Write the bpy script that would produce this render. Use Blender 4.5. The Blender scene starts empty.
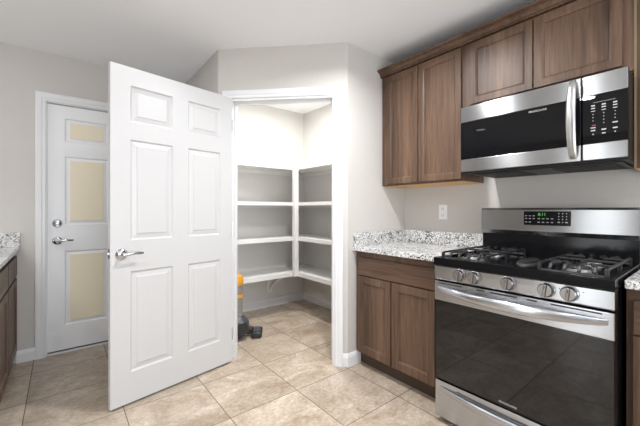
import bpy, bmesh, math, random
from mathutils import Matrix, Vector
random.seed(4)
PI = math.pi
sc = bpy.context.scene
C = sc.collection

# ------------------------------------------------------------ camera
cam = bpy.data.cameras.new('camera')
cam.sensor_width = 36.0
cam.sensor_fit = 'HORIZONTAL'
cam.lens = 36 * 323.6 / 640
cam.shift_y = -3.4 / 640
cam.clip_start = 0.05
camo = bpy.data.objects.new('camera', cam)
camo.location = (0, 0, 1.18)
camo.rotation_euler = (PI / 2, 0, -0.6746)
C.objects.link(camo)
sc.camera = camo

# ------------------------------------------------------------ world, lights, exposure
w = bpy.data.worlds.new('world')
sc.world = w
w.use_nodes = True
w.node_tree.nodes['Background'].inputs[0].default_value = (0.85, 0.92, 1.0, 1)
w.node_tree.nodes['Background'].inputs[1].default_value = 1.0
sc.view_settings.view_transform = 'Standard'
sc.view_settings.look = 'None'
sc.view_settings.gamma = 1.0
sc.view_settings.use_curve_mapping = False
sc.view_settings.exposure = 0.13


def area(name, loc, rot, sx, sy, power, col=(1, 1, 1), shape='RECTANGLE', spread=PI):
    l = bpy.data.lights.new(name, 'AREA')
    l.shape = shape
    l.size = sx
    if shape in ('RECTANGLE', 'ELLIPSE'):
        l.size_y = sy
    l.energy = power
    l.color = col
    l.spread = spread
    o = bpy.data.objects.new(name, l)
    o.location = loc
    o.rotation_euler = rot
    C.objects.link(o)
    return o


# daylight entering through the two windows of the room (behind and left of the camera)
area('window_daylight', (-3.10, 1.35, 1.20), (0, -PI / 2 - 0.55, 0), 1.9, 0.7, 20, (0.95, 0.98, 1.0))
area('window_daylight', (0.6, -1.98, 1.15), (PI / 2 + 0.6, 0, 0), 2.6, 1.8, 68, (0.92, 0.96, 1.0))
# recessed ceiling lamps; the last one is added to brighten the entry door
LAMPS = [(1.20, 1.20), (1.20, -0.30), (0.265, 2.16), (-0.74, 0.96), (-1.30, 2.40)]
LAMP_W = [24, 8, 3.5, 13, 10]
LAMP_SPREAD = [2.7, PI, PI, PI, 1.9]
LAMP_COL = (0.98, 0.985, 1.0)

# ------------------------------------------------------------ helpers


def new_bm():
    return bmesh.new()


def add_box(bm, x0, x1, y0, y1, z0, z1, bevel=0.0, seg=2, M=None):
    b = bmesh.new()
    bmesh.ops.create_cube(b, size=1)
    for v in b.verts:
        v.co = Vector(((x0 + x1) / 2 + v.co.x * (x1 - x0), (y0 + y1) / 2 + v.co.y * (y1 - y0), (z0 + z1) / 2 + v.co.z * (z1 - z0)))
    if bevel > 0:
        bmesh.ops.bevel(b, geom=b.edges[:], offset=bevel, segments=seg, affect='EDGES', profile=0.5)
    merge(bm, b, M)


def merge(bm, b, M=None):
    if M is not None:
        bmesh.ops.transform(b, matrix=M, verts=b.verts)
    me = bpy.data.meshes.new('tmp')
    b.to_mesh(me)
    b.free()
    bm.from_mesh(me)
    bpy.data.meshes.remove(me)


def add_prism(bm, pts, z0, z1):
    lo = [bm.verts.new((x, y, z0)) for x, y in pts]
    hi = [bm.verts.new((x, y, z1)) for x, y in pts]
    n = len(pts)
    bm.faces.new(list(reversed(lo)))
    bm.faces.new(hi)
    for i in range(n):
        bm.faces.new((lo[i], lo[(i + 1) % n], hi[(i + 1) % n], hi[i]))


def add_lathe(bm, prof, seg=24, M=None):
    """prof: list of (r, z); revolved about z."""
    b = bmesh.new()
    rings = []
    for r, z in prof:
        if r < 1e-6:
            rings.append([b.verts.new((0, 0, z))])
        else:
            rings.append([b.verts.new((r * math.cos(2 * PI * i / seg), r * math.sin(2 * PI * i / seg), z)) for i in range(seg)])
    for a, c in zip(rings, rings[1:]):
        for i in range(seg):
            j = (i + 1) % seg
            if len(a) == 1 and len(c) == 1:
                continue
            if len(a) == 1:
                b.faces.new((a[0], c[j], c[i]))
            elif len(c) == 1:
                b.faces.new((a[i], a[j], c[0]))
            else:
                b.faces.new((a[i], a[j], c[j], c[i]))
    if len(rings[0]) > 1:
        b.faces.new(list(reversed(rings[0])))
    if len(rings[-1]) > 1:
        b.faces.new(rings[-1])
    bmesh.ops.recalc_face_normals(b, faces=b.faces[:])
    merge(bm, b, M)


def add_tube(bm, pts, radii, seg=10, sx=1.0, sy=1.0, up=(0, 0, 1)):
    """tube along pts; elliptical section (sx along side, sy along up)."""
    if not isinstance(radii, (list, tuple)):
        radii = [radii] * len(pts)
    pts = [Vector(p) for p in pts]
    b = bmesh.new()
    rings = []
    for i, p in enumerate(pts):
        t = (pts[min(i + 1, len(pts) - 1)] - pts[max(i - 1, 0)]).normalized()
        u = Vector(up)
        if abs(t.dot(u)) > 0.95:
            u = Vector((1, 0, 0))
        s = t.cross(u).normalized()
        u2 = s.cross(t).normalized()
        rings.append([b.verts.new(p + (s * math.cos(2 * PI * k / seg) * sx + u2 * math.sin(2 * PI * k / seg) * sy) * radii[i]) for k in range(seg)])
    for a, c in zip(rings, rings[1:]):
        for k in range(seg):
            b.faces.new((a[k], a[(k + 1) % seg], c[(k + 1) % seg], c[k]))
    b.faces.new(list(reversed(rings[0])))
    b.faces.new(rings[-1])
    bmesh.ops.recalc_face_normals(b, faces=b.faces[:])
    merge(bm, b)


def sweep(bm, path, prof, closed_ends=True):
    """sweep a plan-view polyline; prof = list of (offset to the right of travel, z), mitred corners."""
    n = len(path)
    P = [Vector((p[0], p[1])) for p in path]
    rings = []
    for i in range(n):
        if i == 0:
            d = (P[1] - P[0]).normalized(); m = Vector((d.y, -d.x)); k = 1
        elif i == n - 1:
            d = (P[-1] - P[-2]).normalized(); m = Vector((d.y, -d.x)); k = 1
        else:
            d1 = (P[i] - P[i - 1]).normalized(); d2 = (P[i + 1] - P[i]).normalized()
            n1 = Vector((d1.y, -d1.x)); n2 = Vector((d2.y, -d2.x))
            m = (n1 + n2).normalized(); k = 1 / m.dot(n1)
        rings.append([bm.verts.new((P[i].x + m.x * k * o, P[i].y + m.y * k * o, z)) for o, z in prof])
    q = len(prof)
    fs = []
    for a, c in zip(rings, rings[1:]):
        for j in range(q):
            fs.append(bm.faces.new((a[j], a[(j + 1) % q], c[(j + 1) % q], c[j])))
    fs.append(bm.faces.new(list(reversed(rings[0]))))
    fs.append(bm.faces.new(rings[-1]))
    bmesh.ops.recalc_face_normals(bm, faces=fs)


def slab(bm, W, H, T, panels, prof, s0=0.0, z0=0.0, t0=0.0, both=False, edge=0.0):
    """door slab in local x (width), y (depth, front is y=t0), z. panels = (x0,x1,z0,z1);
    prof = list of (inset, depth) rings, last ring is filled flat."""
    xs = sorted({0, W} | {p[0] for p in panels} | {p[1] for p in panels})
    zs = sorted({0, H} | {p[2] for p in panels} | {p[3] for p in panels})
    b = bmesh.new()

    def face(side):
        def V(x, z, d):
            y = d if side == 0 else T - d
            return b.verts.new((x, y, z))
        for i in range(len(xs) - 1):
            for j in range(len(zs) - 1):
                cx, cz = (xs[i] + xs[i + 1]) / 2, (zs[j] + zs[j + 1]) / 2
                if any(p[0] < cx < p[1] and p[2] < cz < p[3] for p in panels):
                    continue
                f = [V(xs[i], zs[j], 0), V(xs[i + 1], zs[j], 0), V(xs[i + 1], zs[j + 1], 0), V(xs[i], zs[j + 1], 0)]
                b.faces.new(f if side == 0 else list(reversed(f)))
        for (a0, a1, c0, c1) in panels:
            prev = None
            for ins, d in [(0, 0)] + list(prof):
                r = [V(a0 + ins, c0 + ins, d), V(a1 - ins, c0 + ins, d), V(a1 - ins, c1 - ins, d), V(a0 + ins, c1 - ins, d)]
                if prev:
                    for k in range(4):
                        f = [prev[k], prev[(k + 1) % 4], r[(k + 1) % 4], r[k]]
                        b.faces.new(f if side == 0 else list(reversed(f)))
                prev = r
            b.faces.new(prev if side == 0 else list(reversed(prev)))
    face(0)
    if both:
        face(1)
    else:
        b.faces.new([b.verts.new(c) for c in ((0, T, 0), (0, T, H), (W, T, H), (W, T, 0))])
    for c in (((0, 0, 0), (0, 0, H), (0, T, H), (0, T, 0)), ((W, 0, 0), (W, T, 0), (W, T, H), (W, 0, H)),
              ((0, 0, 0), (0, T, 0), (W, T, 0), (W, 0, 0)), ((0, 0, H), (W, 0, H), (W, T, H), (0, T, H))):
        b.faces.new([b.verts.new(v) for v in c])
    bmesh.ops.remove_doubles(b, verts=b.verts, dist=1e-5)
    merge(bm, b, Matrix.Translation((s0, t0, z0)))


def smooth(o, ang=35):
    for p in o.data.polygons:
        p.use_smooth = True
    try:
        o.data.set_sharp_from_angle(angle=math.radians(ang))
    except Exception:
        pass
    wn = o.modifiers.new('weighted_normals', 'WEIGHTED_NORMAL')
    wn.keep_sharp = True
    wn.weight = 100


def obj(name, bm, m, parent=None, sm=True, label=None):
    me = bpy.data.meshes.new(name)
    bm.to_mesh(me)
    bm.free()
    me.materials.append(m)
    o = bpy.data.objects.new(name, me)
    C.objects.link(o)
    if parent:
        o.parent = parent
    if sm:
        smooth(o)
    if label:
        o['label'] = label
    return o


def thing(name, label, cat, loc=(0, 0, 0), rotz=0, group=None, kind=None):
    o = bpy.data.objects.new(name, None)
    o.empty_display_size = 0.1
    C.objects.link(o)
    o.location = loc
    o.rotation_euler = (0, 0, rotz)
    if label:
        o['label'] = label
    if cat:
        o['category'] = cat
    if group:
        o['group'] = group
    if kind:
        o['kind'] = kind
    return o


def tag(o, label, cat, group=None):
    o['label'] = label
    o['category'] = cat
    if group:
        o['group'] = group
    return o


def struct(name, bm, m, label, cat, sm=True):
    o = obj(name, bm, m, None, sm)
    o['kind'] = 'structure'
    o['label'] = label
    o['category'] = cat
    return o


def box_obj(name, dims, m, parent=None, bevel=0.0, label=None):
    bm = new_bm()
    add_box(bm, *dims, bevel=bevel)
    return obj(name, bm, m, parent, label=label)


def text_obj(name, body, size, m, parent, loc, rot=(PI / 2, 0, 0), ext=0.0004, label=None, sx=1.0):
    cu = bpy.data.curves.new('txt', 'FONT')
    cu.body = body
    cu.size = size
    cu.extrude = ext
    cu.align_x = 'CENTER'
    cu.align_y = 'CENTER'
    to = bpy.data.objects.new('txt', cu)
    C.objects.link(to)
    bpy.context.view_layer.update()
    dg = bpy.context.evaluated_depsgraph_get()
    me = bpy.data.meshes.new_from_object(to.evaluated_get(dg))
    bpy.data.objects.remove(to)
    R = Matrix.Translation(loc) @ Matrix.Rotation(rot[2], 4, 'Z') @ Matrix.Rotation(rot[0], 4, 'X') @ Matrix.Diagonal((sx, 1, 1, 1))
    me.transform(R)
    me.materials.clear()
    me.materials.append(m)
    o = bpy.data.objects.new(name, me)
    C.objects.link(o)
    o.parent = parent
    if label:
        o['label'] = label
    return o


# ------------------------------------------------------------ materials
def mat(name, col, rough=0.5, metal=0.0, **kw):
    m = bpy.data.materials.new(name)
    m.use_nodes = True
    b = m.node_tree.nodes['Principled BSDF']
    b.inputs['Base Color'].default_value = (*col, 1)
    b.inputs['Roughness'].default_value = rough
    b.inputs['Metallic'].default_value = metal
    for k, v in kw.items():
        b.inputs[k].default_value = v
    return m


def nt(m):
    return m.node_tree, m.node_tree.nodes, m.node_tree.links, m.node_tree.nodes['Principled BSDF']


def node(N, t, **kw):
    n = N.new(t)
    for k, v in kw.items():
        if k in n.inputs:
            n.inputs[k].default_value = v
        else:
            setattr(n, k, v)
    return n


def ramp(N, stops):
    r = N.new('ShaderNodeValToRGB')
    e = r.color_ramp.elements
    while len(e) < len(stops):
        e.new(0.5)
    for i, (p, c) in enumerate(stops):
        e[i].position = p
        e[i].color = (*c, 1)
    return r


def orange_peel(m, scale=90, strength=0.12, dist=0.002):
    t, N, L, b = nt(m)
    tc = N.new('ShaderNodeTexCoord')
    no = node(N, 'ShaderNodeTexNoise', Scale=scale, Detail=3.0, Roughness=0.55)
    L.new(tc.outputs['Object'], no.inputs['Vector'])
    bp = node(N, 'ShaderNodeBump', Strength=strength, Distance=dist)
    L.new(no.outputs['Fac'], bp.inputs['Height'])
    L.new(bp.outputs['Normal'], b.inputs['Normal'])
    return m


M_wall = orange_peel(mat('painted_wall', (0.575, 0.549, 0.520), 0.6), 45, 0.5, 0.003)
M_wall_lit = orange_peel(mat('painted_wall_lit', (0.68, 0.67, 0.655), 0.6), 38, 0.3, 0.003)  # same wall paint, lightened to stand in for light inside the pantry
M_ceil = orange_peel(mat('ceiling_paint', (0.88, 0.89, 0.91), 0.85), 30, 0.2, 0.003)
M_trim = mat('white_trim_paint', (0.75, 0.755, 0.77), 0.35)
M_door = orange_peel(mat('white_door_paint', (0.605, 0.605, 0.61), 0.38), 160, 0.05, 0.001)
M_entry = mat('white_door_paint_lit', (0.84, 0.85, 0.87), 0.38)  # lighter copy of the door paint; its colour makes up for weak light
M_shelf = mat('white_shelf_paint', (0.78, 0.775, 0.765), 0.4)
M_cream = mat('cream_panel_paint', (0.86, 0.78, 0.60), 0.45)
M_black = mat('black_enamel', (0.006, 0.006, 0.007), 0.12, **{'Specular IOR Level': 0.2})
M_blackmatte = mat('black_plastic', (0.012, 0.012, 0.013), 0.45)
M_iron = mat('cast_iron', (0.022, 0.022, 0.024), 0.36)
M_glass = mat('black_oven_glass', (0.004, 0.004, 0.005), 0.03, **{'IOR': 1.58})
M_mwglass = mat('black_microwave_glass', (0.004, 0.004, 0.005), 0.015, **{'Specular IOR Level': 0.28})
M_chrome = mat('chrome', (0.55, 0.57, 0.60), 0.12, 1.0)
M_knob = mat('knob_metal', (0.42, 0.42, 0.43), 0.24, 1.0)
M_alu = mat('brushed_aluminium', (0.5, 0.5, 0.5), 0.35, 1.0)
M_print = mat('white_print', (0.45, 0.45, 0.45), 0.5)
M_red = mat('red_print', (0.5, 0.05, 0.04), 0.5)
M_maple = mat('natural_maple_ply', (0.66, 0.40, 0.16), 0.5)
M_edge = mat('unfinished_edge', (0.21, 0.155, 0.085), 0.5)
M_plate = mat('white_plastic', (0.82, 0.82, 0.82), 0.3)
M_slot = mat('dark_slot', (0.03, 0.03, 0.03), 0.6)
M_rubber = mat('dark_rubber', (0.02, 0.02, 0.02), 0.6)
M_vac_grey = mat('vacuum_grey_plastic', (0.07, 0.075, 0.09), 0.35)
M_vac_dark = mat('vacuum_dark_plastic', (0.025, 0.027, 0.03), 0.35)
M_vac_yellow = mat('vacuum_amber_plastic', (0.72, 0.34, 0.03), 0.35)
M_vac_clear = mat('smoked_clear_plastic', (0.5, 0.48, 0.46), 0.15, **{'Transmission Weight': 0.55})
M_burner = mat('burner_aluminium', (0.45, 0.45, 0.45), 0.4, 1.0)


def emis(name, col, s):
    m = mat(name, (0, 0, 0), 0.5)
    b = m.node_tree.nodes['Principled BSDF']
    b.inputs['Emission Color'].default_value = (*col, 1)
    b.inputs['Emission Strength'].default_value = s
    return m


M_led = emis('green_led', (0.15, 1.0, 0.12), 0.55)
M_lampglow = emis('lamp_diffuser', (1.0, 0.95, 0.88), 6.0)
M_daylight = emis('daylight_pane', (0.9, 0.95, 1.0), 1.0)


def make_steel(name, col):
    m = mat(name, col, 0.26, 1.0)
    t, N, L, b = nt(m)
    b.inputs['Anisotropic'].default_value = 0.93
    b.inputs['Anisotropic Rotation'].default_value = 0.25
    tg = N.new('ShaderNodeTangent')
    tg.direction_type = 'RADIAL'
    tg.axis = 'Z'
    L.new(tg.outputs['Tangent'], b.inputs['Tangent'])
    tc = N.new('ShaderNodeTexCoord')
    mp = N.new('ShaderNodeMapping')
    mp.inputs['Scale'].default_value = (2, 2, 700)
    no = node(N, 'ShaderNodeTexNoise', Scale=1.0, Detail=2.0)
    L.new(tc.outputs['Object'], mp.inputs['Vector'])
    L.new(mp.outputs['Vector'], no.inputs['Vector'])
    mr = node(N, 'ShaderNodeMapRange')
    mr.inputs['To Min'].default_value = 0.20
    mr.inputs['To Max'].default_value = 0.30
    L.new(no.outputs['Fac'], mr.inputs['Value'])
    L.new(mr.outputs['Result'], b.inputs['Roughness'])
    return m


M_steel = make_steel('brushed_steel', (0.37, 0.375, 0.38))
M_steel_front = make_steel('brushed_steel_front_relit', (0.52, 0.54, 0.57))  # lighter, bluer copy of the steel; colour offsets the warm floor reflection


def make_wood(name, dark, mid, light, grain_axis='Z', rough=0.44):
    m = mat(name, mid, rough)
    t, N, L, b = nt(m)
    tc = N.new('ShaderNodeTexCoord')
    mp = N.new('ShaderNodeMapping')
    s = {'Z': (46, 46, 2.4), 'X': (2.4, 46, 46)}[grain_axis]
    mp.inputs['Scale'].default_value = s
    L.new(tc.outputs['Object'], mp.inputs['Vector'])
    a = node(N, 'ShaderNodeTexNoise', Scale=1.0, Detail=8.0, Roughness=0.62, Distortion=0.9)
    L.new(mp.outputs['Vector'], a.inputs['Vector'])
    mp2 = N.new('ShaderNodeMapping')
    mp2.inputs['Scale'].default_value = tuple(x * 0.14 for x in s)
    L.new(tc.outputs['Object'], mp2.inputs['Vector'])
    c = node(N, 'ShaderNodeTexNoise', Scale=1.0, Detail=3.0, Distortion=0.6)
    L.new(mp2.outputs['Vector'], c.inputs['Vector'])
    ad = node(N, 'ShaderNodeMath', operation='MULTIPLY_ADD')
    ad.inputs[1].default_value = 0.55
    L.new(a.outputs['Fac'], ad.inputs[0])
    mu = node(N, 'ShaderNodeMath', operation='MULTIPLY')
    mu.inputs[1].default_value = 0.45
    L.new(c.outputs['Fac'], mu.inputs[0])
    L.new(mu.outputs[0], ad.inputs[2])
    r = ramp(N, [(0.36, dark), (0.5, mid), (0.66, light)])
    L.new(ad.outputs[0], r.inputs['Fac'])
    L.new(r.outputs['Color'], b.inputs['Base Color'])
    bp = node(N, 'ShaderNodeBump', Strength=0.25, Distance=0.001)
    L.new(a.outputs['Fac'], bp.inputs['Height'])
    L.new(bp.outputs['Normal'], b.inputs['Normal'])
    return m


WD, WM, WL = (0.044, 0.023, 0.013), (0.102, 0.056, 0.033), (0.172, 0.100, 0.061)
M_wood = make_wood('walnut_stained_wood', WD, WM, WL, 'Z')
M_woodh = make_wood('walnut_stained_wood_horizontal', WD, WM, WL, 'X')
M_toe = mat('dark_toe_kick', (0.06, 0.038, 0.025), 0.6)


def make_granite():
    m = mat('speckled_granite', (0.7, 0.7, 0.68), 0.16)
    t, N, L, b = nt(m)
    tc = N.new('ShaderNodeTexCoord')
    v1 = node(N, 'ShaderNodeTexVoronoi', Scale=115.0)
    v2 = node(N, 'ShaderNodeTexVoronoi', Scale=190.0)
    no = node(N, 'ShaderNodeTexNoise', Scale=14.0, Detail=5.0)
    for n in (v1, v2, no):
        L.new(tc.outputs['Object'], n.inputs['Vector'])
    s1 = N.new('ShaderNodeSeparateColor'); L.new(v1.outputs['Color'], s1.inputs['Color'])
    s2 = N.new('ShaderNodeSeparateColor'); L.new(v2.outputs['Color'], s2.inputs['Color'])
    r1 = ramp(N, [(0.0, (0.028, 0.028, 0.03)), (0.17, (0.17, 0.175, 0.18)), (0.32, (0.32, 0.30, 0.28)), (0.45, (0.60, 0.595, 0.58)), (0.72, (0.78, 0.78, 0.77))])
    r1.color_ramp.interpolation = 'CONSTANT'
    L.new(s1.outputs['Red'], r1.inputs['Fac'])
    r2 = ramp(N, [(0.0, (0.03, 0.03, 0.035)), (0.14, (0.30, 0.295, 0.29)), (0.32, (0.68, 0.675, 0.66)), (0.6, (0.82, 0.82, 0.81))])
    r2.color_ramp.interpolation = 'CONSTANT'
    L.new(s2.outputs['Green'], r2.inputs['Fac'])
    mx = N.new('ShaderNodeMix'); mx.data_type = 'RGBA'
    mr = node(N, 'ShaderNodeMapRange')
    mr.inputs['From Min'].default_value = 0.42
    mr.inputs['From Max'].default_value = 0.58
    L.new(no.outputs['Fac'], mr.inputs['Value'])
    L.new(mr.outputs['Result'], mx.inputs[0])
    L.new(r1.outputs['Color'], mx.inputs[6])
    L.new(r2.outputs['Color'], mx.inputs[7])
    L.new(mx.outputs[2], b.inputs['Base Color'])
    return m


M_granite = make_granite()


def make_tile():
    """18 inch travertine-look tiles, grid aligned with the walls; plane lies in world XY"""
    T = 0.4572
    m = mat('travertine_tile', (0.5, 0.4, 0.3), 0.3)
    t, N, L, b = nt(m)
    tc = N.new('ShaderNodeTexCoord')
    sx = N.new('ShaderNodeSeparateXYZ')
    L.new(tc.outputs['Object'], sx.inputs[0])

    def M2(op, a, c=None, d=None):
        n = node(N, 'ShaderNodeMath', operation=op)
        for i, q in enumerate((a, c, d)):
            if q is None:
                continue
            if isinstance(q, (int, float)):
                n.inputs[i].default_value = q
            else:
                L.new(q, n.inputs[i])
        return n.outputs[0]
    u = M2('DIVIDE', M2('SUBTRACT', sx.outputs[0], 0.290 - 20 * T), T)
    v = M2('DIVIDE', M2('SUBTRACT', sx.outputs[1], 2.203 - 20 * T), T)
    fu, fv = M2('FRACT', u), M2('FRACT', v)
    du = M2('MINIMUM', fu, M2('SUBTRACT', 1.0, fu))
    dv = M2('MINIMUM', fv, M2('SUBTRACT', 1.0, fv))
    dd = M2('MULTIPLY', M2('MINIMUM', du, dv), T)
    grout = node(N, 'ShaderNodeMapRange')
    grout.inputs['From Min'].default_value = 0.0014
    grout.inputs['From Max'].default_value = 0.0026
    L.new(dd, grout.inputs['Value'])
    cu, cv = M2('FLOOR', u), M2('FLOOR', v)
    cb = N.new('ShaderNodeCombineXYZ')
    L.new(cu, cb.inputs[0]); L.new(cv, cb.inputs[1])
    wn = N.new('ShaderNodeTexWhiteNoise'); wn.noise_dimensions = '2D'
    L.new(cb.outputs[0], wn.inputs['Vector'])
    # every tile samples another piece of stone
    off = node(N, 'ShaderNodeVectorMath', operation='SCALE'); off.inputs['Scale'].default_value = 37.0
    L.new(wn.outputs['Color'], off.inputs[0])
    ps = node(N, 'ShaderNodeVectorMath', operation='ADD')
    L.new(tc.outputs['Object'], ps.inputs[0]); L.new(off.outputs[0], ps.inputs[1])
    mp = N.new('ShaderNodeMapping'); mp.inputs['Scale'].default_value = (1.5, 2.3, 1.0); mp.inputs['Rotation'].default_value = (0, 0, 0.45)
    L.new(ps.outputs[0], mp.inputs['Vector'])
    n1 = node(N, 'ShaderNodeTexNoise', Scale=2.2, Detail=9.0, Roughness=0.66, Distortion=1.1)
    n2 = node(N, 'ShaderNodeTexNoise', Scale=26.0, Detail=8.0, Roughness=0.7)
    L.new(mp.outputs[0], n1.inputs['Vector']); L.new(mp.outputs[0], n2.inputs['Vector'])
    mixv = M2('MULTIPLY_ADD', n1.outputs['Fac'], 0.58, M2('MULTIPLY', n2.outputs['Fac'], 0.42))
    r = ramp(N, [(0.37, (0.29, 0.218, 0.155)), (0.46, (0.40, 0.322, 0.245)), (0.54, (0.49, 0.412, 0.33)), (0.64, (0.64, 0.565, 0.475))])
    L.new(mixv, r.inputs['Fac'])
    hv = N.new('ShaderNodeHueSaturation')
    L.new(r.outputs['Color'], hv.inputs['Color'])
    L.new(M2('MULTIPLY_ADD', wn.outputs['Value'], 0.16, 0.92), hv.inputs['Value'])
    mx = N.new('ShaderNodeMix'); mx.data_type = 'RGBA'
    L.new(grout.outputs['Result'], mx.inputs[0])
    mx.inputs[6].default_value = (0.10, 0.075, 0.055, 1)
    L.new(hv.outputs['Color'], mx.inputs[7])
    L.new(mx.outputs[2], b.inputs['Base Color'])
    rr = node(N, 'ShaderNodeMapRange')
    rr.inputs['To Min'].default_value = 0.9
    rr.inputs['To Max'].default_value = 0.30
    L.new(grout.outputs['Result'], rr.inputs['Value'])
    L.new(rr.outputs['Result'], b.inputs['Roughness'])
    hh = M2('MULTIPLY_ADD', n2.outputs['Fac'], 0.12, grout.outputs['Result'])
    bp = node(N, 'ShaderNodeBump', Strength=0.4, Distance=0.0012)
    L.new(hh, bp.inputs['Height'])
    L.new(bp.outputs['Normal'], b.inputs['Normal'])
    return m


M_tile = make_tile()

# ------------------------------------------------------------ room shell
XR = 2.385            # stove wall face
YE = 3.40             # entry wall face
ZC = 2.44
XL, YB = -3.2, -2.6
PB = (0.965, 2.495)   # left corner of the diagonal pantry wall
PD = (1.685, 1.775)   # right corner
PX, PY = 2.50, 3.47   # pantry inner faces
r2 = math.sqrt(0.5)


def D(s, t=0.0):      # a point of the diagonal wall: s along it, t behind its face
    return (PB[0] + s * r2 + t * r2, PB[1] - s * r2 + t * r2)


bm = new_bm(); add_box(bm, XL - .12, PX + .12, YB - .12, PY + .12, -0.05, 0)
struct('floor', bm, M_tile, 'beige travertine-look tile floor with thin dark grout lines', 'floor', False)
bm = new_bm(); add_box(bm, XL - .12, PX + .12, YB - .12, PY + .12, ZC, ZC + .05)
struct('ceiling', bm, M_ceil, 'white textured ceiling', 'ceiling', False)

bm = new_bm(); add_box(bm, XR, PX + .12, YB - .12, 1.775, 0, ZC)
struct('wall_right', bm, M_wall, 'greige painted wall behind the range and microwave', 'wall', False)
EX0, EX1, EH = -0.095, 0.835, 2.052
bm = new_bm()
add_box(bm, XL - .12, EX0, YE, PY + .12, 0, ZC)
add_box(bm, EX1, PB[0] + .001, YE, PY + .12, 0, ZC)
add_box(bm, EX0, EX1, YE, PY + .12, EH, ZC)
struct('wall_back', bm, M_wall, 'greige painted wall around the entry door', 'wall', False)


def arc(cx, cy, r, a0, a1, n=6):
    return [(cx + r * math.cos(a0 + (a1 - a0) * i / n), cy + r * math.sin(a0 + (a1 - a0) * i / n)) for i in range(n + 1)]


S0, S1, PH = 0.102, 0.922, 2.048
R = 0.025
k22 = R * math.tan(PI / 8)
bm = new_bm()
# left piece: around corner B
pc = (PB[0] + R, PB[1] + k22)
left_poly = [(PB[0], YE)] + arc(pc[0], pc[1], R, PI, PI * 1.25) + [D(S0), D(S0, .11), (PB[0] + .11, PB[1] + .0456 + .0), (PB[0] + .11, PY + .12), (PB[0], PY + .12)]
add_prism(bm, left_poly, 0, ZC)
# right piece: around corner D
pc = (PD[0] + k22, PD[1] + R)
right_poly = [D(S1)] + arc(pc[0], pc[1], R, PI * 1.25, PI * 1.5) + [(PX + .12, PD[1]), (PX + .12, PD[1] + .11), (PD[0] + .0456, PD[1] + .11), D(S1, .11)]
add_prism(bm, right_poly, 0, ZC)
add_prism(bm, [D(S0), D(S1), D(S1, .11), D(S0, .11)], PH, ZC)
o = struct('wall_pantry', bm, M_wall, 'greige diagonal corner wall with the pantry doorway', 'wall', True)
bm = new_bm(); add_box(bm, PX, PX + .12, PD[1] + .11, PY, 0, ZC)
struct('wall_pantry_right', bm, M_wall_lit, 'wall inside the pantry on the right, colour lightened in place of light', 'wall', False)
bm = new_bm(); add_box(bm, PB[0] + .11, PX + .12, PY, PY + .12, 0, ZC)
struct('wall_pantry_back', bm, M_wall_lit, 'wall at the back of the pantry, colour lightened in place of light', 'wall', False)

# walls that close the room behind and left of the camera, each with a window
WY0, WY1, WZ0, WZ1 = 0.95, 1.75, 0.2, 2.15
bm = new_bm()
add_box(bm, XL - .12, XL, YB - .12, WY0, 0, ZC); add_box(bm, XL - .12, XL, WY1, YE, 0, ZC)
add_box(bm, XL - .12, XL, WY0, WY1, 0, WZ0); add_box(bm, XL - .12, XL, WY0, WY1, WZ1, ZC)
struct('wall_left', bm, M_wall, 'greige wall on the far left with a window', 'wall', False)
VX0, VX1, VZ0, VZ1 = -0.7, 1.9, 0.4, 2.2
bm = new_bm()
add_box(bm, XL, VX0, YB - .12, YB, 0, ZC); add_box(bm, VX1, XR, YB - .12, YB, 0, ZC)
add_box(bm, VX0, VX1, YB - .12, YB, 0, VZ0); add_box(bm, VX0, VX1, YB - .12, YB, VZ1, ZC)
struct('wall_front', bm, M_wall, 'greige wall behind the viewpoint with a wide window', 'wall', False)


def window(n, loc, rotz, W, z0, z1):
    t = thing('window_%d' % n, 'white framed window letting daylight in', 'window', loc, rotz, kind='structure')
    b = new_bm()
    add_box(b, 0, W, .03, .09, z0, z0 + .05); add_box(b, 0, W, .03, .09, z1 - .05, z1)
    add_box(b, 0, .05, .03, .09, z0, z1); add_box(b, W - .05, W, .03, .09, z0, z1)
    add_box(b, W / 2 - .03, W / 2 + .03, .03, .09, z0, z1)
    obj('window_frame', b, M_trim, t)
    box_obj('window_pane', (0.03, W - .03, .055, .06, z0 + .03, z1 - .03), M_daylight, t)


window(1, (XL, WY0, 0), PI / 2, WY1 - WY0, WZ0, WZ1)
window(2, (VX1, YB, 0), PI, VX1 - VX0, VZ0, VZ1)

# ------------------------------------------------------------ trims


def casing(bm, W, H, cw=0.068):
    """U shaped door casing in local x,z; face towards -y"""
    prof = [(0.0, 0.0), (0.0, -0.010), (0.006, -0.013), (0.022, -0.013), (0.028, -0.017), (cw - .012, -0.020), (cw, -0.018), (cw, 0.0)]
    rings = []
    for k in range(4):
        ring = []
        for o, y in prof:
            x, z = [(-o, 0), (-o, H + o), (W + o, H + o), (W + o, 0)][k]
            ring.append(bm.verts.new((x, y, z)))
        rings.append(ring)
    q = len(prof)
    fs = []
    for a, c in zip(rings, rings[1:]):
        for j in range(q):
            fs.append(bm.faces.new((a[j], a[(j + 1) % q], c[(j + 1) % q], c[j])))
    fs.append(bm.faces.new(list(reversed(rings[0])))); fs.append(bm.faces.new(rings[-1]))
    bmesh.ops.recalc_face_normals(bm, faces=fs)


def place(o, loc, rz):
    o.location = loc
    o.rotation_euler = (0, 0, rz)
    return o


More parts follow.
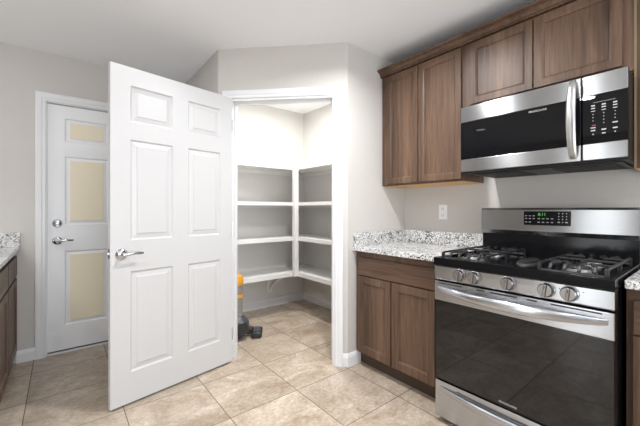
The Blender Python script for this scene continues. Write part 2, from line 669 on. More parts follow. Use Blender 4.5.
# pantry casing + jamb (local x along the diagonal wall)
bm = new_bm(); casing(bm, S1 - S0 + .002, PH, .060)
place(struct('trim_1', bm, M_trim, 'white moulded casing around the pantry doorway', 'door casing', False), (*D(S0 - .001), 0), -PI / 4)
bm = new_bm()
W = S1 - S0
add_box(bm, 0, .016, .0, .11, 0, PH); add_box(bm, W - .016, W, 0, .11, 0, PH); add_box(bm, .016, W - .016, 0, .11, PH - .016, PH)
add_box(bm, .016, .028, .045, .08, 0, PH - .016, .002); add_box(bm, W - .028, W - .016, .045, .08, 0, PH - .016, .002)
add_box(bm, .028, W - .028, .045, .08, PH - .028, PH - .016)
jamb = place(struct('trim_2', bm, M_trim, 'white jamb and door stop lining the pantry doorway', 'door jamb', False), (*D(S0), 0), -PI / 4)
box_obj('strike_plate', (W - .0175, W - .0155, .008, .036, .905, .962), M_chrome, jamb, label='small metal strike plate')
# entry casing
bm = new_bm(); casing(bm, EX1 - EX0, EH, .066)
place(struct('trim_3', bm, M_trim, 'white casing around the entry door', 'door casing', False), (EX0, YE, 0), 0)
bm = new_bm()
W = EX1 - EX0
add_box(bm, 0, .006, 0, .10, 0, EH); add_box(bm, W - .006, W, 0, .10, 0, EH); add_box(bm, .006, W - .006, 0, .10, EH - .006, EH)
add_box(bm, .006, W - .006, .002, .11, 0, .012)
place(struct('trim_4', bm, M_trim, 'white jamb lining the entry doorway', 'door jamb', False), (EX0, YE, 0), 0)

BP = [(0, 0), (0.014, 0), (0.014, 0.070), (0.011, 0.078), (0.009, 0.088), (0.004, 0.094), (0, 0.094)]


def baseboard(name, path, label):
    b = new_bm()
    sweep(b, path, BP)
    return struct(name, b, M_trim, label, 'baseboard', False)


# travel so that the room is on the right-hand side
baseboard('baseboard_back', [(-0.27, YE), (EX0 - .066, YE)], 'white baseboard between left cabinets and the entry door')
baseboard('baseboard_pantry_side', [(EX1 + .066, YE), (PB[0], YE), (PB[0], PB[1]), D(S0 - .062)], 'white baseboard behind the open pantry door')
baseboard('baseboard_right', [D(S1 + .062), PD, (1.815, PD[1])], 'white baseboard wrapping the corner beside the base cabinet')
baseboard('baseboard_pantry', [(PB[0] + .11, PB[1] + .06), (PB[0] + .11, PY), (PX, PY), (PX, PD[1] + .11), (PD[0] + .06, PD[1] + .11)], 'white baseboard around the inside of the pantry')

# ------------------------------------------------------------ doors
DP = [(0.008, 0.010), (0.012, 0.011), (0.036, 0.0065), (0.041, 0.002)]


def lever(parent, x, z, y0, towards=1, back=False, length=.104):
    """lever handle on the face y=y0 (towards -y)"""
    g = -1
    bmr = new_bm()
    add_lathe(bmr, [(0.0, 0), (.033, 0), (.033, .006), (.027, .012), (.016, .016), (.0, .016)], 28, Matrix.Translation((x, y0, z)) @ Matrix.Rotation(PI / 2, 4, 'X'))
    h = obj('door_handle', bmr, M_chrome, parent, label='chrome lever handle on a round rose')
    b = new_bm()
    add_tube(b, [(x, y0 - .014, z), (x, y0 - .048, z)], .0095, 14)
    pts, rad = [], []
    for i in range(11):
        f = i / 10
        pts.append((x + towards * (-.006 + (length + .006) * f), y0 - .050 - .006 * math.sin(f * PI), z + .003 * math.sin(f * PI * 1.2) + .004 * f))
        rad.append(.0115 - .004 * f)
    add_tube(b, pts, rad, 12, 0.7, 1.0)
    l = obj('lever', b, M_chrome, h)
    return h


# entry door (door_1)
DW = EX1 - EX0 - .016
ed = thing('door_1', 'white six-panel entry door with cream raised panels, deadbolt and lever', 'door', (EX0 + .008, YE + .022, 0), 0, kind='structure')
px = [(.110, .412), (.502, .804)]
epanels = []
for a, c in px:
    for z0, z1 in ((.220, .836), (1.052, 1.622), (1.742, 1.937)):
        epanels.append((a, c, z0 - .018, z1 - .018))
bm = new_bm()
slab(bm, DW, EH - .03, .044, epanels, [(0.008, 0.009), (0.012, 0.010), (0.034, 0.0055)], z0=.018)
leaf = obj('door_leaf', bm, M_entry, ed, False)
for a, c, z0, z1 in epanels:
    b = new_bm()
    add_box(b, a + .036, c - .036, .0008, .0056, z0 + .018 + .033, z1 + .018 - .033, .002)
    obj('raised_panel', b, M_cream, ed, False, label='cream coloured raised panel')
bm = new_bm()
add_lathe(bm, [(0, 0), (.034, 0), (.034, .004), (.028, .012), (.012, .015), (0, .015)], 28, Matrix.Translation((.062, 0, 1.067)) @ Matrix.Rotation(PI / 2, 4, 'X'))
dbl = obj('deadbolt', bm, M_chrome, ed, label='round chrome deadbolt')
bm = new_bm(); add_box(bm, .050, .074, -.030, -.014, 1.062, 1.072, .003)
obj('thumb_turn', bm, M_chrome, dbl)
lever(ed, .062, .925, 0, 1)
bm = new_bm(); add_box(bm, 0.004, DW - .004, -.006, .03, .002 + .012, .020)
obj('door_sweep', bm, M_rubber, ed, label='dark rubber sweep under the door')

# open pantry door (door_2)
pang = math.atan2(2.379 - 2.225, 1.036 - .2134)
PW = .822
pd_ = thing('door_2', 'white six-panel pantry door standing open on its right-hand hinges', 'door', (.2134 + .009 * math.cos(pang), 2.225 + .009 * math.sin(pang), 0), pang, kind='structure')
pan = []
for a, c in ((.107, .366), (.471, .722)):
    for z0, z1 in ((.196, .806), (.994, 1.605), (1.713, 1.933)):
        pan.append((a, c, z0 - .012, z1 - .012))
bm = new_bm(); slab(bm, PW, 2.030, .035, pan, DP, z0=.012, both=True)
obj('door_leaf', bm, M_door, pd_, False)
lever(pd_, .058, .915, 0, 1)
bm = new_bm()
add_lathe(bm, [(0.0, 0), (.033, 0), (.033, .006), (.027, .012), (0, .016)], 28, Matrix.Translation((.058, .035, .915)) @ Matrix.Rotation(-PI / 2, 4, 'X'))
hb = obj('door_handle', bm, M_chrome, pd_, label='chrome lever handle on the far face')
bm = new_bm(); add_tube(bm, [(.066, .045, .92), (.066, .085, .92)], .0095, 12); add_tube(bm, [(.060, .085, .92), (.120, .090, .923), (.180, .086, .924)], [.0115, .009, .0075], 12)
obj('lever', bm, M_chrome, hb)
bm = new_bm(); add_box(bm, -.0016, .0, .006, .029, .892, .948); add_box(bm, -.011, 0.0, .011, .024, .911, .929, .003)
obj('latch', bm, M_chrome, pd_, label='metal latch plate and bolt on the door edge')
for z in (.22, 1.03, 1.83):
    bm = new_bm(); add_tube(bm, [(PW + .004, .002, z - .045), (PW + .004, .002, z + .045)], .006, 10); add_box(bm, PW - .0005, PW + .0015, .003, .030, z - .045, z + .045)
    obj('hinge', bm, M_chrome, pd_, label='metal butt hinge')

# ------------------------------------------------------------ pantry shelving
SF = 0.37
SX, SY = PX - SF, PY - SF
sh = thing('pantry_shelving', 'white L-shaped wooden shelves with a corner post inside the pantry', 'shelving', (PX, PY, 0), 0)
yl0 = PB[0] + .112
for z in (.462, .862, 1.262, 1.672):
    b = new_bm()
    # L board
    xa, ya = yl0 - PX, PD[1] + .112 - PY
    pts = [(xa, -.001), (xa, -SF), (-SF, -SF), (-SF, ya), (-.001, ya), (-.001, -.001)]
    add_prism(b, pts, z - .019, z)
    s = obj('shelf', b, M_shelf, sh, False)
    b = new_bm()
    t_ = .018
    nz = .044 if z < .5 else .036
    pts = [(xa, -SF), (xa, -SF - t_), (-SF - t_, -SF - t_), (-SF - t_, ya), (-SF, ya), (-SF, -SF)]
    add_prism(b, pts, z - nz, z + .002)
    obj('front_edge', b, M_shelf, s, False)
    b = new_bm()
    add_box(b, xa, -.001, -.020, -.001, z - .065, z - .0195); add_box(b, -.020, -.001, ya, -.021, z - .065, z - .0195)
    obj('wall_cleat', b, M_shelf, s, False)
b = new_bm()
add_box(b, -SF - .070, -SF - .0185, -SF - .070, -SF - .0185, .420, 1.676, .003)
obj('corner_post', b, M_shelf, sh, label='upright white post at the inner corner of the shelves')
b = new_bm()
bx_ = -SF - .15
add_box(b, bx_ - .035, bx_ + .035, -.016, -.0, .17, .40, .002)
add_box(b, bx_ - .012, bx_ + .012, -SF + .01, -.016, .418, .440, .002)
pts = []
for i in range(9):
    a = PI / 2 * i / 8
    pts.append((bx_, -SF + .02 + (SF - .035) * (i / 8), .424 - .215 * (i / 8) + .02 * math.sin(PI * i / 8)))
add_tube(b, pts, .012, 8)
obj('bracket', b, M_shelf, sh, label='curved white bracket under the lowest shelf')

# ------------------------------------------------------------ vacuum cleaner
vc = thing('vacuum_cleaner', 'grey and amber upright vacuum cleaner standing on the pantry floor behind the open door', 'vacuum cleaner', (1.268, 2.80, 0), 0)
b = new_bm()
prof = [(0, -.108)] + [(.108 * math.cos(a), .108 * math.sin(a)) for a in [(-PI / 2 + PI * i / 14) for i in range(1, 14)]] + [(0, .108)]
add_lathe(b, prof, 28, Matrix.Translation((0, 0, .109)) @ Matrix.Rotation(PI / 2, 4, 'X'))
obj('ball', b, M_vac_grey, vc)
b = new_bm()
add_lathe(b, [(0, -.012), (.055, -.012), (.062, 0), (.055, .010), (0, .010)], 24, Matrix.Translation((0, -.100, .109)) @ Matrix.Rotation(PI / 2, 4, 'X'))
obj('ball_cap', b, M_vac_dark, vc)
b = new_bm()
hm = Matrix.Translation((.165, -.06, 0)) @ Matrix.Rotation(-.55, 4, 'Z')
add_box(b, -.045, .050, -.085, .085, .006, .058, .016, 3, hm)
add_box(b, -.10, -.035, -.03, .03, .02, .085, .014, 3, hm)
hd = obj('cleaner_head', b, M_vac_dark, vc, label='dark floor head of the vacuum')
b = new_bm(); add_box(b, -.03, .035, -.060, .060, .055, .066, .005, 2, hm)
obj('head_cover', b, M_vac_grey, hd)
b = new_bm(); add_lathe(b, [(0, .16), (.046, .16), (.050, .19), (.050, .475), (.044, .485), (0, .485)], 24, Matrix.Translation((-.005, .0, 0)))
cn = obj('dust_bin', b, M_vac_clear, vc, label='smoked clear dust bin')
b = new_bm(); add_lathe(b, [(0, .485), (.050, .485), (.056, .50), (.058, .54), (.046, .575), (.025, .585), (0, .585)], 24, Matrix.Translation((-.005, 0, 0)))
add_box(b, -.058, -.020, -.022, .022, .50, .62, .008)
obj('bin_cap', b, M_vac_yellow, vc, label='amber cap on the dust bin')
b = new_bm(); add_lathe(b, [(.045, .375), (.0535, .375), (.0535, .405), (.045, .405)], 24, Matrix.Translation((-.005, 0, 0)))
obj('band', b, M_vac_yellow, cn, label='amber band')
b = new_bm(); add_tube(b, [(-.075, 0, .12), (-.078, 0, .5), (-.080, 0, .98), (-.070, .0, 1.06), (-.035, 0, 1.09)], [.018, .016, .013, .014, .013], 14)
obj('handle', b, M_vac_grey, vc)

# ------------------------------------------------------------ cabinets
CP = [(0.0, 0.0), (0.004, 0.004), (0.008, 0.0095)]


def cab_door(parent, s0, s1, z0, z1, fw=.048, t0=-.019, name='door'):
    b = new_bm()
    Wd, Hd = s1 - s0, z1 - z0
    slab(b, Wd, Hd, .019, [(fw, Wd - fw, fw, Hd - fw)], [(0.009, 0.004), (0.013, 0.010)], s0=s0, z0=z0, t0=t0)
    o = obj(name, b, M_wood, parent, False)
    bv = o.modifiers.new('soft_edges', 'BEVEL')
    bv.width = .0022
    bv.segments = 2
    bv.limit_method = 'ANGLE'
    bv.angle_limit = math.radians(60)
    return o


def carcass(parent, W, z0, z1, Dp, stiles, rails, m=None):
    """stiles: (s0,s1) vertical face-frame bars; rails: (z0,z1) horizontal ones"""
    b = new_bm()
    add_box(b, 0, .018, .019, Dp, z0, z1); add_box(b, W - .018, W, .019, Dp, z0, z1)
    add_box(b, .018, W - .018, .019, Dp, z1 - .018, z1)
    add_box(b, .018, W - .018, Dp - .012, Dp, z0, z1 - .018)
    body = obj('body', b, m or M_wood, parent, False)
    b = new_bm()
    for s0, s1 in stiles:
        add_box(b, s0, s1, 0, .019, z0, z1)
    for r0, r1 in rails:
        add_box(b, 0, W, .0004, .0186, r0, r1)
    obj('face_frame', b, M_wood, parent, False)
    return body


# --- base cabinet left of the range: local x -> -Y, y -> +X
XB = 1.778
bc = thing('base_cabinet', 'brown wooden base cabinet with one wide drawer and two doors, left of the range', 'cabinet', (XB, 1.771, 0), -PI / 2)
WB = .736
carcass(bc, WB, .10, .868, .595, [(0, .034), (WB - .075, WB)], [(.80, .868), (.675, .700), (.10, .122)])
box_obj('bottom_panel', (.018, WB - .018, .019, .58, .10, .118), M_wood, bc)
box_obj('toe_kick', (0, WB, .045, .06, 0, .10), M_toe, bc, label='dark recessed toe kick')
b = new_bm(); add_box(b, .030, WB - .058, -.019, 0, .690, .822, .003)
obj('drawer', b, M_woodh, bc)
cab_door(bc, .030, .342, .106, .682)
cab_door(bc, .351, WB - .058, .106, .682)

# --- base cabinet right of the range
rb = thing('base_cabinet', 'brown wooden base cabinet at the right edge, right of the range', 'cabinet', (XB, .247, 0), -PI / 2)
WR = .62
carcass(rb, WR, .10, .868, .595, [(0, .040), (WR - .04, WR)], [(.80, .868), (.675, .700), (.10, .122)])
box_obj('bottom_panel', (.018, WR - .018, .019, .58, .10, .118), M_wood, rb)
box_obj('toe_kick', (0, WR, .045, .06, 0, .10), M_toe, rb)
b = new_bm(); add_box(b, .022, WR - .022, -.019, 0, .690, .822, .003)
obj('drawer', b, M_woodh, rb)
cab_door(rb, .022, WR / 2 - .004, .106, .682)
cab_door(rb, WR / 2 + .004, WR - .022, .106, .682)


def counter(name, label, x0, x1, y0, y1, splash, zt=.902):
    """splash: list of boxes for the backsplash strips"""
    t = thing(name, label, 'countertop', ((x0 + x1) / 2, (y0 + y1) / 2, .870))
    ox, oy, oz = t.location
    b = new_bm(); add_box(b, x0 - ox, x1 - ox, y0 - oy, y1 - oy, -.0015, zt - oz, .003)
    obj('slab', b, M_granite, t)
    for a in splash:
        b = new_bm(); add_box(b, a[0] - ox, a[1] - ox, a[2] - oy, a[3] - oy, zt - oz - .0005, 1.003 - oz, .002)
        obj('backsplash', b, M_granite, t)
    return t


counter('granite_countertop', 'speckled white and grey granite countertop left of the range', 1.735, XR - .001, 1.024, 1.774,
        [(XR - .021, XR - .001, 1.024, 1.753), (1.742, XR - .001, 1.754, 1.774)])
counter('granite_countertop', 'speckled granite countertop at the right edge, right of the range', 1.735, XR - .001, -.39, .247,
        [(XR - .021, XR - .001, -.39, .247)])

# --- left cabinets (front faces +X)
lc = []
for k, (y0, y1, lab) in enumerate(((2.86, 3.395, 'brown base cabinet at the left edge, nearest the entry door'), (2.33, 2.858, 'brown base cabinet at the left edge, cut by the picture border'))):
    WL = y1 - y0
    t = thing('base_cabinet', lab, 'cabinet', (-.282, y0, 0), PI / 2)
    carcass(t, WL, .10, .862, .59, [(0, .03), (WL - .03, WL)], [(.80, .862), (.655, .680), (.10, .122)])
    box_obj('bottom_panel', (.018, WL - .018, .019, .58, .10, .118), M_wood, t)
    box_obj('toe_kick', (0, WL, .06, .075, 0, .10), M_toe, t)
    b = new_bm(); add_box(b, .014, WL - .014, -.019, 0, .675, .825, .003)
    obj('drawer', b, M_woodh, t)
    cab_door(t, .014, WL - .014, .11, .660)
counter('granite_countertop', 'speckled granite countertop at the left edge against the entry wall', -.90, -.247, 2.33, 3.397, [(-.90, -.247, 3.377, 3.397)], zt=.896)

# --- upper cabinets
XU = 2.079
uc = thing('upper_cabinet', 'tall brown two-door wall cabinet left of the microwave', 'cabinet', (XU, 1.771, 1.372), -PI / 2)
UW = .684
UD = XR - XU - .002


def upper(parent, W, H, stiles, rails, doors, dz=.013):
    b = new_bm()
    add_box(b, 0, .016, .019, UD, 0, H); add_box(b, W - .016, W, .019, UD, 0, H); add_box(b, .016, W - .016, .019, UD, H - .016, H)
    obj('body', b, M_wood, parent, False)
    b = new_bm(); add_box(b, .001, W - .001, .0192, UD, -.004, -.0002)
    obj('bottom_panel', b, M_maple, parent, False, label='natural maple underside')
    b = new_bm()
    for s0, s1 in stiles:
        add_box(b, s0, s1, 0, .019, 0, H)
    for r0, r1 in rails:
        add_box(b, stiles[0][1], stiles[-1][0], .0004, .0186, r0, r1)
    obj('face_frame', b, M_wood, parent, False)
    for s0, s1, z0, z1 in doors:
        cab_door(parent, s0, s1, z0, z1, .038)


UH = .905
upper(uc, UW, UH, [(0, .040), (UW - .032, UW)], [(0, .03), (UH - .04, UH)], [(.052, .351, .013, .878), (.358, UW - .001, .013, .878)])
oc = thing('upper_cabinet', 'short brown two-door wall cabinet above the microwave', 'cabinet', (XU, 1.087, 1.828), -PI / 2)
OW = .825
OH = 2.277 - 1.828
upper(oc, OW, OH, [(0, .060), (OW - .045, OW)], [(0, .03), (OH - .04, OH)], [(.056, .414, .030, OH - .028), (.421, .786, .030, OH - .028)])
rc = thing('upper_cabinet', 'brown wall cabinet at the right edge, right of the microwave', 'cabinet', (XU, .2615, 1.372), -PI / 2)
upper(rc, .62, UH, [(0, .040), (.58, .62)], [(0, .03), (UH - .04, UH)], [(.046, .306, .013, .878), (.312, .574, .013, .878)])
b = new_bm(); add_box(b, -.0006, .008, -.003, UD - .001, 0.0, UH)
obj('side_edge', b, M_edge, rc, False, label='pale unfinished edge of the cabinet side')

# crown moulding on top of all upper cabinets
b = new_bm()
prof = [(.0006, .0), (.018, .0), (.022, .003), (.022, .008), (.018, .011), (.023, .013), (.026, .022), (.036, .033), (.052, .040), (.058, .042), (.060, .052), (.0006, .052)]
sweep(b, [(XU - .0032, 1.771), (XU - .0032, -.36)], [(o, 2.262 + z) for o, z in prof])
cr = obj('crown_moulding', b, M_woodh, None, False)
# ------------------------------------------------------------ range
RG = thing('gas_range', 'stainless steel gas range with black oven glass and five front knobs', 'range', (1.64, 1.016, 0), -PI / 2)
RW = .757
b = new_bm(); add_box(b, .002, RW - .002, .034, .715, .030, .868)
obj('body', b, M_black, RG, False)
for sx_ in (.05, RW - .05):
    for sy_ in (.08, .66):
        b = new_bm(); add_lathe(b, [(0, 0), (.018, 0), (.018, .012), (.008, .014), (.008, .031), (0, .031)], 16, Matrix.Translation((sx_, sy_, 0)))
        obj('foot', b, M_blackmatte, RG)


# storage drawer
b = new_bm(); add_box(b, .001, RW - .001, 0, .033, .034, .234, .004)
dr = obj('drawer', b, M_steel_front, RG, label='stainless storage drawer')


def bow_handle(s0, s1, zc, hgt, depth, y0, sag=0.0, thick=.010):
    """curved strap handle: its ends melt into the face, its middle stands proud"""
    b = new_bm()
    n = 32
    rings = []
    for i in range(n + 1):
        f = i / n
        s = s0 + (s1 - s0) * f
        k = math.sin(PI * f)
        kk = k ** 0.75
        y = y0 - depth * kk
        z = zc - sag * kk
        h = hgt * (0.45 + 0.55 * kk) / 2
        th = thick * (0.35 + .65 * kk)
        sec = []
        for j in range(14):
            a = 2 * PI * j / 14
            sec.append(b.verts.new((s, y + math.cos(a) * th - .002, z + math.sin(a) * h)))
        rings.append(sec)
    for p, q in zip(rings, rings[1:]):
        for j in range(14):
            b.faces.new((p[j], p[(j + 1) % 14], q[(j + 1) % 14], q[j]))
    b.faces.new(rings[0]); b.faces.new(rings[-1])
    bmesh.ops.recalc_face_normals(b, faces=b.faces[:])
    return b


b = bow_handle(.03, RW - .03, .196, .040, .020, .0, .018, .010)
dh = obj('drawer_handle', b, M_steel_front, dr)
b = new_bm()
for i in range(24):
    f0, f1 = .14 + .72 * i / 24, .14 + .72 * (i + 1) / 24
    s0_, s1_ = .03 + (RW - .06) * f0, .03 + (RW - .06) * f1
    kk = math.sin(PI * (f0 + f1) / 2) ** .75
    add_box(b, s0_, s1_, -.0012, .001, .196 + .024 - .018 * kk, .196 + .0285 - .018 * kk)
obj('finger_slot', b, M_slot, dr, False)

# oven door
b = new_bm(); add_box(b, .001, RW - .001, .006, .033, .240, .784, .003)
ov = obj('oven_door', b, M_black, RG)
b = new_bm(); add_box(b, .002, RW - .002, 0, .012, .243, .678, .003)
gl = obj('oven_glass', b, M_glass, ov, label='glossy black glass')
b = new_bm(); add_box(b, .0, RW, -.004, .014, .679, .785, .004)
tb = obj('door_band', b, M_steel_front, ov, label='stainless band across the top of the oven door')
b = bow_handle(.022, RW - .020, .747, .048, .048, -.004, .012, .013)
obj('door_handle', b, M_steel_front, ov, label='bowed stainless oven handle')
for a, c in ((.03, .16), (.235, .275), (.30, .42), (.46, .50), (.55, .72)):
    b = new_bm(); add_box(b, a, c, -.0048, .0, .7725, .7785)
    obj('vent_slot', b, M_slot, tb, False)
text_obj('maker_lettering', 'FRIGIDAIRE', .0135, M_print, gl, (.378, -.0006, .262), sx=1.15)

# knob panel
b = new_bm()
pts = [(.000, .795), (-.004, .800), (-.004, .866), (.0, .872), (.05, .872), (.05, .795)]
lo = [b.verts.new((.001, y, z)) for y, z in pts]; hi = [b.verts.new((RW - .001, y, z)) for y, z in pts]
b.faces.new(lo); b.faces.new(hi)
for i in range(6):
    b.faces.new((lo[i], lo[(i + 1) % 6], hi[(i + 1) % 6], hi[i]))
bmesh.ops.recalc_face_normals(b, faces=b.faces[:])
kp = obj('knob_panel', b, M_steel_front, RG, False)
knobs = [.146, .224, .383, .536, .617]
for i, s in enumerate(knobs):
    b = new_bm()
    KM = Matrix.Translation((s, -.004, .835)) @ Matrix.Rotation(PI / 2, 4, 'X')
    add_lathe(b, [(0, 0), (.033, 0), (.033, .004), (.0295, .006), (.0285, .022), (.025, .027), (0, .027)], 28, KM)
    k = obj('knob', b, M_knob, RG, label='round metal burner knob')
    b = new_bm(); add_box(b, -.006, .006, -.0275, .0275, .024, .036, .003, 2, KM @ Matrix.Rotation(-.12, 4, 'Z'))
    obj('grip', b, M_knob, k)
    b = new_bm(); add_box(b, -.0012, .0012, .006, .021, .0355, .0366, 0, 1, KM @ Matrix.Rotation(-.12, 4, 'Z'))
    obj('pointer', b, M_slot, k, False)
    b = new_bm(); add_lathe(b, [(0, 0), (.0022, 0), (.0022, .0006), (0, .0006)], 10, Matrix.Translation((s + .046, -.004, .848)) @ Matrix.Rotation(PI / 2, 4, 'X'))
    obj('burner_mark', b, M_slot, kp, False)

# cooktop
b = new_bm()
rim = [(-.002, RW + .002, -.014, .012), (-.002, RW + .002, .56, .60), (-.002, .020, .012, .56), (RW - .020, RW + .002, .012, .56)]
for (a, c, d, e) in rim:
    add_box(b, a, c, d, e, .873, .916, .004)
add_box(b, .006, RW - .006, .0, .59, .873, .903)
ct = obj('cooktop', b, M_black, RG, label='glossy black enamel cooktop')
burn = [(.145, .155, .040), (.145, .420, .032), (.612, .155, .045), (.612, .420, .032)]
for (s, y, r) in burn:
    b = new_bm(); add_lathe(b, [(0, .9025), (r + .018, .9025), (r + .016, .907), (r, .910), (r - .004, .922), (0, .922)], 28, Matrix.Translation((s, y, 0)))
    bn = obj('burner', b, M_burner, RG)
    b = new_bm(); add_lathe(b, [(0, .9215), (r, .9215), (r + .002, .925), (r - .003, .931), (0, .932)], 28, Matrix.Translation((s, y, 0)))
    obj('burner_cap', b, M_blackmatte, bn)
b = new_bm()
SM = Matrix.Translation((.3785, .26, 0)) @ Matrix.Diagonal((.62, 1.75, 1, 1))
add_lathe(b, [(0, .9025), (.064, .9025), (.064, .909), (.058, .911), (0, .911)], 32, SM)
bn = obj('burner', b, M_burner, RG, label='oval centre burner')
b = new_bm(); add_lathe(b, [(0, .9105), (.058, .9105), (.060, .914), (.056, .919), (0, .920)], 32, SM)
obj('burner_cap', b, M_blackmatte, bn)


def grate(s0, s1, y0, y1, bs, cx):
    b = new_bm()
    zt, h, wd = .947, .011, .010
    def bar(ax, ay, bx2, by2):
        add_box(b, min(ax, bx2) - (wd / 2 if ax == bx2 else 0), max(ax, bx2) + (wd / 2 if ax == bx2 else 0),
                min(ay, by2) - (wd / 2 if ay == by2 else 0), max(ay, by2) + (wd / 2 if ay == by2 else 0), zt - h, zt, .003)
    ym = (y0 + y1) / 2
    for yy in (y0, y1):
        # the front and rear bars dip down between the arched fingers
        add_tube(b, [(s0 + .006, yy, .912), (s1 - .006, yy, .912)], .0075, 8)
    bar(s0, y0, s0, y1); bar(s1, y0, s1, y1); bar(s0, ym, s1, ym)
    for xx in (s0, s1):
        for yy in (y0, ym, y1):
            add_box(b, xx - .007, xx + .007, yy - .007, yy + .007, .9035, zt - .004, .002)
    # arched fingers from front and rear bars towards the burners
    for (cy_, ye, sg) in ((bs[0], y0, 1), (bs[1], y1, -1)):
        for xx in (s0 + (s1 - s0) * .17, s0 + (s1 - s0) * .39, s0 + (s1 - s0) * .61, s0 + (s1 - s0) * .83):
            pts = [(xx, ye, .908), (xx, ye + sg * .004, .925), (xx, ye + sg * .016, .939), (xx, ye + sg * .036, .943), (xx + (cx - xx) * .25, ye + sg * .075, .943)]
            add_tube(b, pts, [.0075, .0075, .0075, .0065, .006], 8)
        # fingers pointing at the burner from the sides and from the middle bar
        for q in (-1, 1):
            xe = s0 if q < 0 else s1
            add_box(b, min(xe, cx + q * .035), max(xe, cx + q * .035), cy_ - .006, cy_ + .006, zt - h, zt, .003)
        a_, c_ = sorted((ym, cy_ + sg * .035))
        add_box(b, cx - .006, cx + .006, a_, c_, zt - h, zt, .003)
    return obj('grate', b, M_iron, RG, label='cast iron grate over two burners')


grate(.030, .262, .035, .540, (.155, .420), .145)
grate(.497, .727, .035, .540, (.155, .420), .612)

# backguard
b = new_bm()
pts = [(.565, .873), (.565, 1.030), (.715, 1.030), (.715, .873)]
add_box(b, .0, RW, .575, .715, .873, 1.034)
obj('backguard_base', b, M_black, RG, False, label='glossy black lower backguard')
b = new_bm()
pts = [(.575, 1.026), (.556, 1.052), (.560, 1.178), (.568, 1.190), (.640, 1.192), (.640, 1.026)]
lo = [b.verts.new((-.001, y, z)) for y, z in pts]; hi = [b.verts.new((RW + .001, y, z)) for y, z in pts]
b.faces.new(lo); b.faces.new(hi)
for i in range(6):
    b.faces.new((lo[i], lo[(i + 1) % 6], hi[(i + 1) % 6], hi[i]))
bmesh.ops.recalc_face_normals(b, faces=b.faces[:])
bg = obj('backguard', b, M_steel, RG, False, label='stainless backguard')
b = new_bm(); add_box(b, .254, .486, .551, .560, 1.088, 1.170, .004)
cp = obj('control_panel', b, M_black, bg, label='black control panel with clock')
yk = .5505
text_obj('clock_digits', '8:11', .024, M_led, cp, (.350, yk, 1.151), label='green clock digits')
PRN = [cp, M_print, 'button_print']
def dash(bm, s, z, w_, h_, y=yk):
    q = new_bm()
    add_box(q, s - w_ / 2, s + w_ / 2, y - .0004, y + .001, z - h_ / 2, z + h_ / 2)
    obj(PRN[2], q, PRN[1], PRN[0], False)
for r_i, z in enumerate((1.143, 1.127, 1.106)):
    for c_i in range(3):
        if not (r_i == 2 and c_i == 2):
            dash(b, .268 + .020 * c_i, z, .011, .004)
for z in (1.127, 1.106):
    for c_i in range(4):
        dash(b, .334 + .022 * c_i, z, .012, .004)
for r_i, z in enumerate((1.157, 1.141, 1.125, 1.108)):
    for c_i in range(3):
        dash(b, .432 + .018 * c_i, z, .0045 if r_i < 3 or c_i == 1 else .011, .0055)

# ------------------------------------------------------------ microwave
MW = thing('microwave', 'stainless over-the-range microwave with curved handle under the short wall cabinet', 'microwave', (1.93, 1.019, 1.405), -PI / 2)
mz = lambda z: z - 1.405
MWW = .757
b = new_bm(); add_box(b, .004, MWW - .004, .038, .450, .0, mz(1.806), .003)
obj('body', b, M_blackmatte, MW)
b = new_bm()
add_box(b, .03, MWW - .03, .07, .43, -.008, .0005)
for i in range(10):
    add_box(b, .06, .30, .10 + i * .028, .112 + i * .028, -.012, -.007)
    add_box(b, .45, .70, .10 + i * .028, .112 + i * .028, -.012, -.007)
obj('vent_grille', b, M_blackmatte, MW, False, label='black filter grille underneath')
SD = .594
b = new_bm(); add_box(b, 0, SD, 0.004, .037, mz(1.411), mz(1.806), .004)
md = obj('door', b, M_black, MW)
b = new_bm(); add_box(b, 0.0, SD, 0, .02, mz(1.712), mz(1.807), .004)
obj('top_band', b, M_steel, md, label='stainless upper band of the door')
b = new_bm(); add_box(b, 0.0, SD, 0, .02, mz(1.411), mz(1.487), .004)
obj('bottom_band', b, M_steel, md, label='stainless lower band of the door')
b = new_bm(); add_box(b, 0.001, SD - .001, 0.001, .02, mz(1.4875), mz(1.7115), .001)
mg = obj('window', b, M_mwglass, md, label='black glass window')
text_obj('maker_lettering', 'FRIGIDAIRE', .0135, M_print, mg, (.412, .0004, mz(1.693)), sx=1.2)
# handle: tall bowed bar
b = new_bm()
n = 22
rings = []
for i in range(n + 1):
    f = i / n
    z = mz(1.424) + (1.800 - 1.424) * f
    kk = math.sin(PI * f) ** .6
    y = .000 - .046 * kk
    w_ = .0195 * (.75 + .25 * kk)
    ring = []
    for j in range(14):
        a = 2 * PI * j / 14
        ring.append(b.verts.new((.563 + w_ * math.cos(a), y + .011 * math.sin(a), z)))
    rings.append(ring)
for p, q in zip(rings, rings[1:]):
    for j in range(14):
        b.faces.new((p[j], p[(j + 1) % 14], q[(j + 1) % 14], q[j]))
b.faces.new(rings[0]); b.faces.new(rings[-1])
bmesh.ops.recalc_face_normals(b, faces=b.faces[:])
obj('handle', b, M_alu, md, label='bowed metal handle')
b = new_bm(); add_box(b, SD + .003, MWW, .004, .037, mz(1.411), mz(1.806), .003)
mc = obj('control_side', b, M_black, MW, label='control column')
b = new_bm(); add_box(b, SD + .003, MWW, 0, .02, mz(1.712), mz(1.807), .004)
obj('top_band', b, M_steel, mc, label='stainless band above the keypad')
b = new_bm(); add_box(b, SD + .003, MWW, 0, .02, mz(1.411), mz(1.487), .004)
obj('bottom_band', b, M_steel, mc, label='stainless band below the keypad')
b = new_bm(); add_box(b, SD + .004, MWW - .001, .001, .02, mz(1.4875), mz(1.7115), .001)
kpad = obj('keypad', b, M_mwglass, mc)
PRN[0] = kpad
cols = [.637, .675, .714]
y_ = .0006
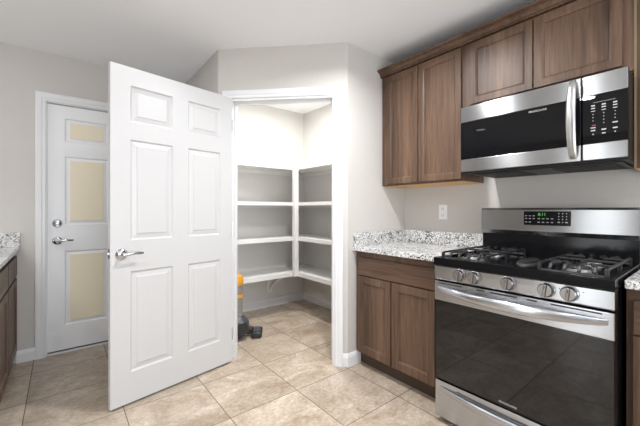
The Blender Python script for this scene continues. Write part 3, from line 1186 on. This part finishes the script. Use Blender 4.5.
for c_i, s in enumerate(cols):
    for z, w_, h_ in ((1.662, .014, .006), (1.650, .015, .005), (1.637, .015, .0035)):
        dash(b, s, mz(z), w_, h_, y_)
    for i in range(4 if c_i == 1 else 3):
        dash(b, s, mz(1.622 - .015 * i), .0036, .0036, y_)
    if c_i != 1:
        dash(b, s, mz(1.560 if c_i == 0 else 1.572), .018, .0055, y_)
    dash(b, s, mz(1.547), .016, .006, y_)
    dash(b, s, mz(1.530), .013 if c_i == 1 else .005, .005, y_)
dash(b, .676, mz(1.676), .078, .0012, y_)
for s in (.612, .634):
    dash(b, s, mz(1.703), .010, .005, y_)
PRN[1:] = [M_red, 'button_mark']
dash(b, .640, mz(1.571), .012, .004, y_ - .0004)

tag(cr, 'brown crown moulding running along the top of the wall cabinets', 'crown moulding')

# ------------------------------------------------------------ outlet
ot = thing('wall_outlet', 'white double power outlet on the wall above the granite backsplash', 'outlet', (XR - .0005, 1.440, 1.161), -PI / 2)
b = new_bm(); add_box(b, 0, .072, -.006, 0, -.058, .058, .003)
obj('cover_plate', b, M_plate, ot)
for z in (-.026, .026):
    b = new_bm(); add_box(b, .019, .053, -.0085, -.005, z - .015, z + .015, .004)
    r_ = obj('receptacle', b, M_plate, ot)
    b = new_bm(); add_box(b, .028, .0305, -.0089, -.008, z - .004, z + .008); add_box(b, .0415, .044, -.0089, -.008, z - .004, z + .008); add_box(b, .0345, .0385, -.0089, -.008, z - .011, z - .007)
    obj('slot', b, M_slot, r_, False)

# ------------------------------------------------------------ ceiling lamps (recessed cans; above the frame)
for i, (x, y) in enumerate(LAMPS):
    lab = ['recessed round ceiling light over the aisle in front of the range', 'recessed round ceiling light behind the viewpoint', 'recessed round ceiling light just in front of the open pantry door', 'recessed round ceiling light left of the viewpoint', 'unseen round ceiling light added near the entry wall to brighten the entry door'][i]
    t = thing('ceiling_light', lab, 'ceiling light', (x, y, ZC), 0, 'recessed ceiling lights')
    b = new_bm(); add_lathe(b, [(.066, -.002), (.070, -.006), (.090, -.004), (.092, 0), (.066, 0)], 32)
    obj('trim_ring', b, M_trim, t)
    b = new_bm(); add_lathe(b, [(0, -.0035), (.066, -.0035), (.066, -.001), (0, -.001)], 32)
    obj('diffuser', b, M_lampglow, t)
    area('ceiling_lamp_light', (x, y, ZC - .012), (0, 0, 0), .13, .13, LAMP_W[i], LAMP_COL, 'DISK', LAMP_SPREAD[i])
t = thing('ceiling_light', 'round flush ceiling light inside the pantry', 'ceiling light', (1.80, 2.62, ZC))
b = new_bm(); add_lathe(b, [(0, -.040), (.07, -.036), (.10, -.022), (.11, -.004), (0, -.004)], 32)
obj('diffuser', b, M_lampglow, t)
b = new_bm(); add_lathe(b, [(.0, -.006), (.118, -.006), (.120, 0), (0, 0)], 32)
obj('base', b, M_trim, t)
area('pantry_lamp_light', (1.80, 2.62, ZC - .05), (0, 0, 0), .22, .22, 22, (1.0, 0.98, 0.93), 'DISK')
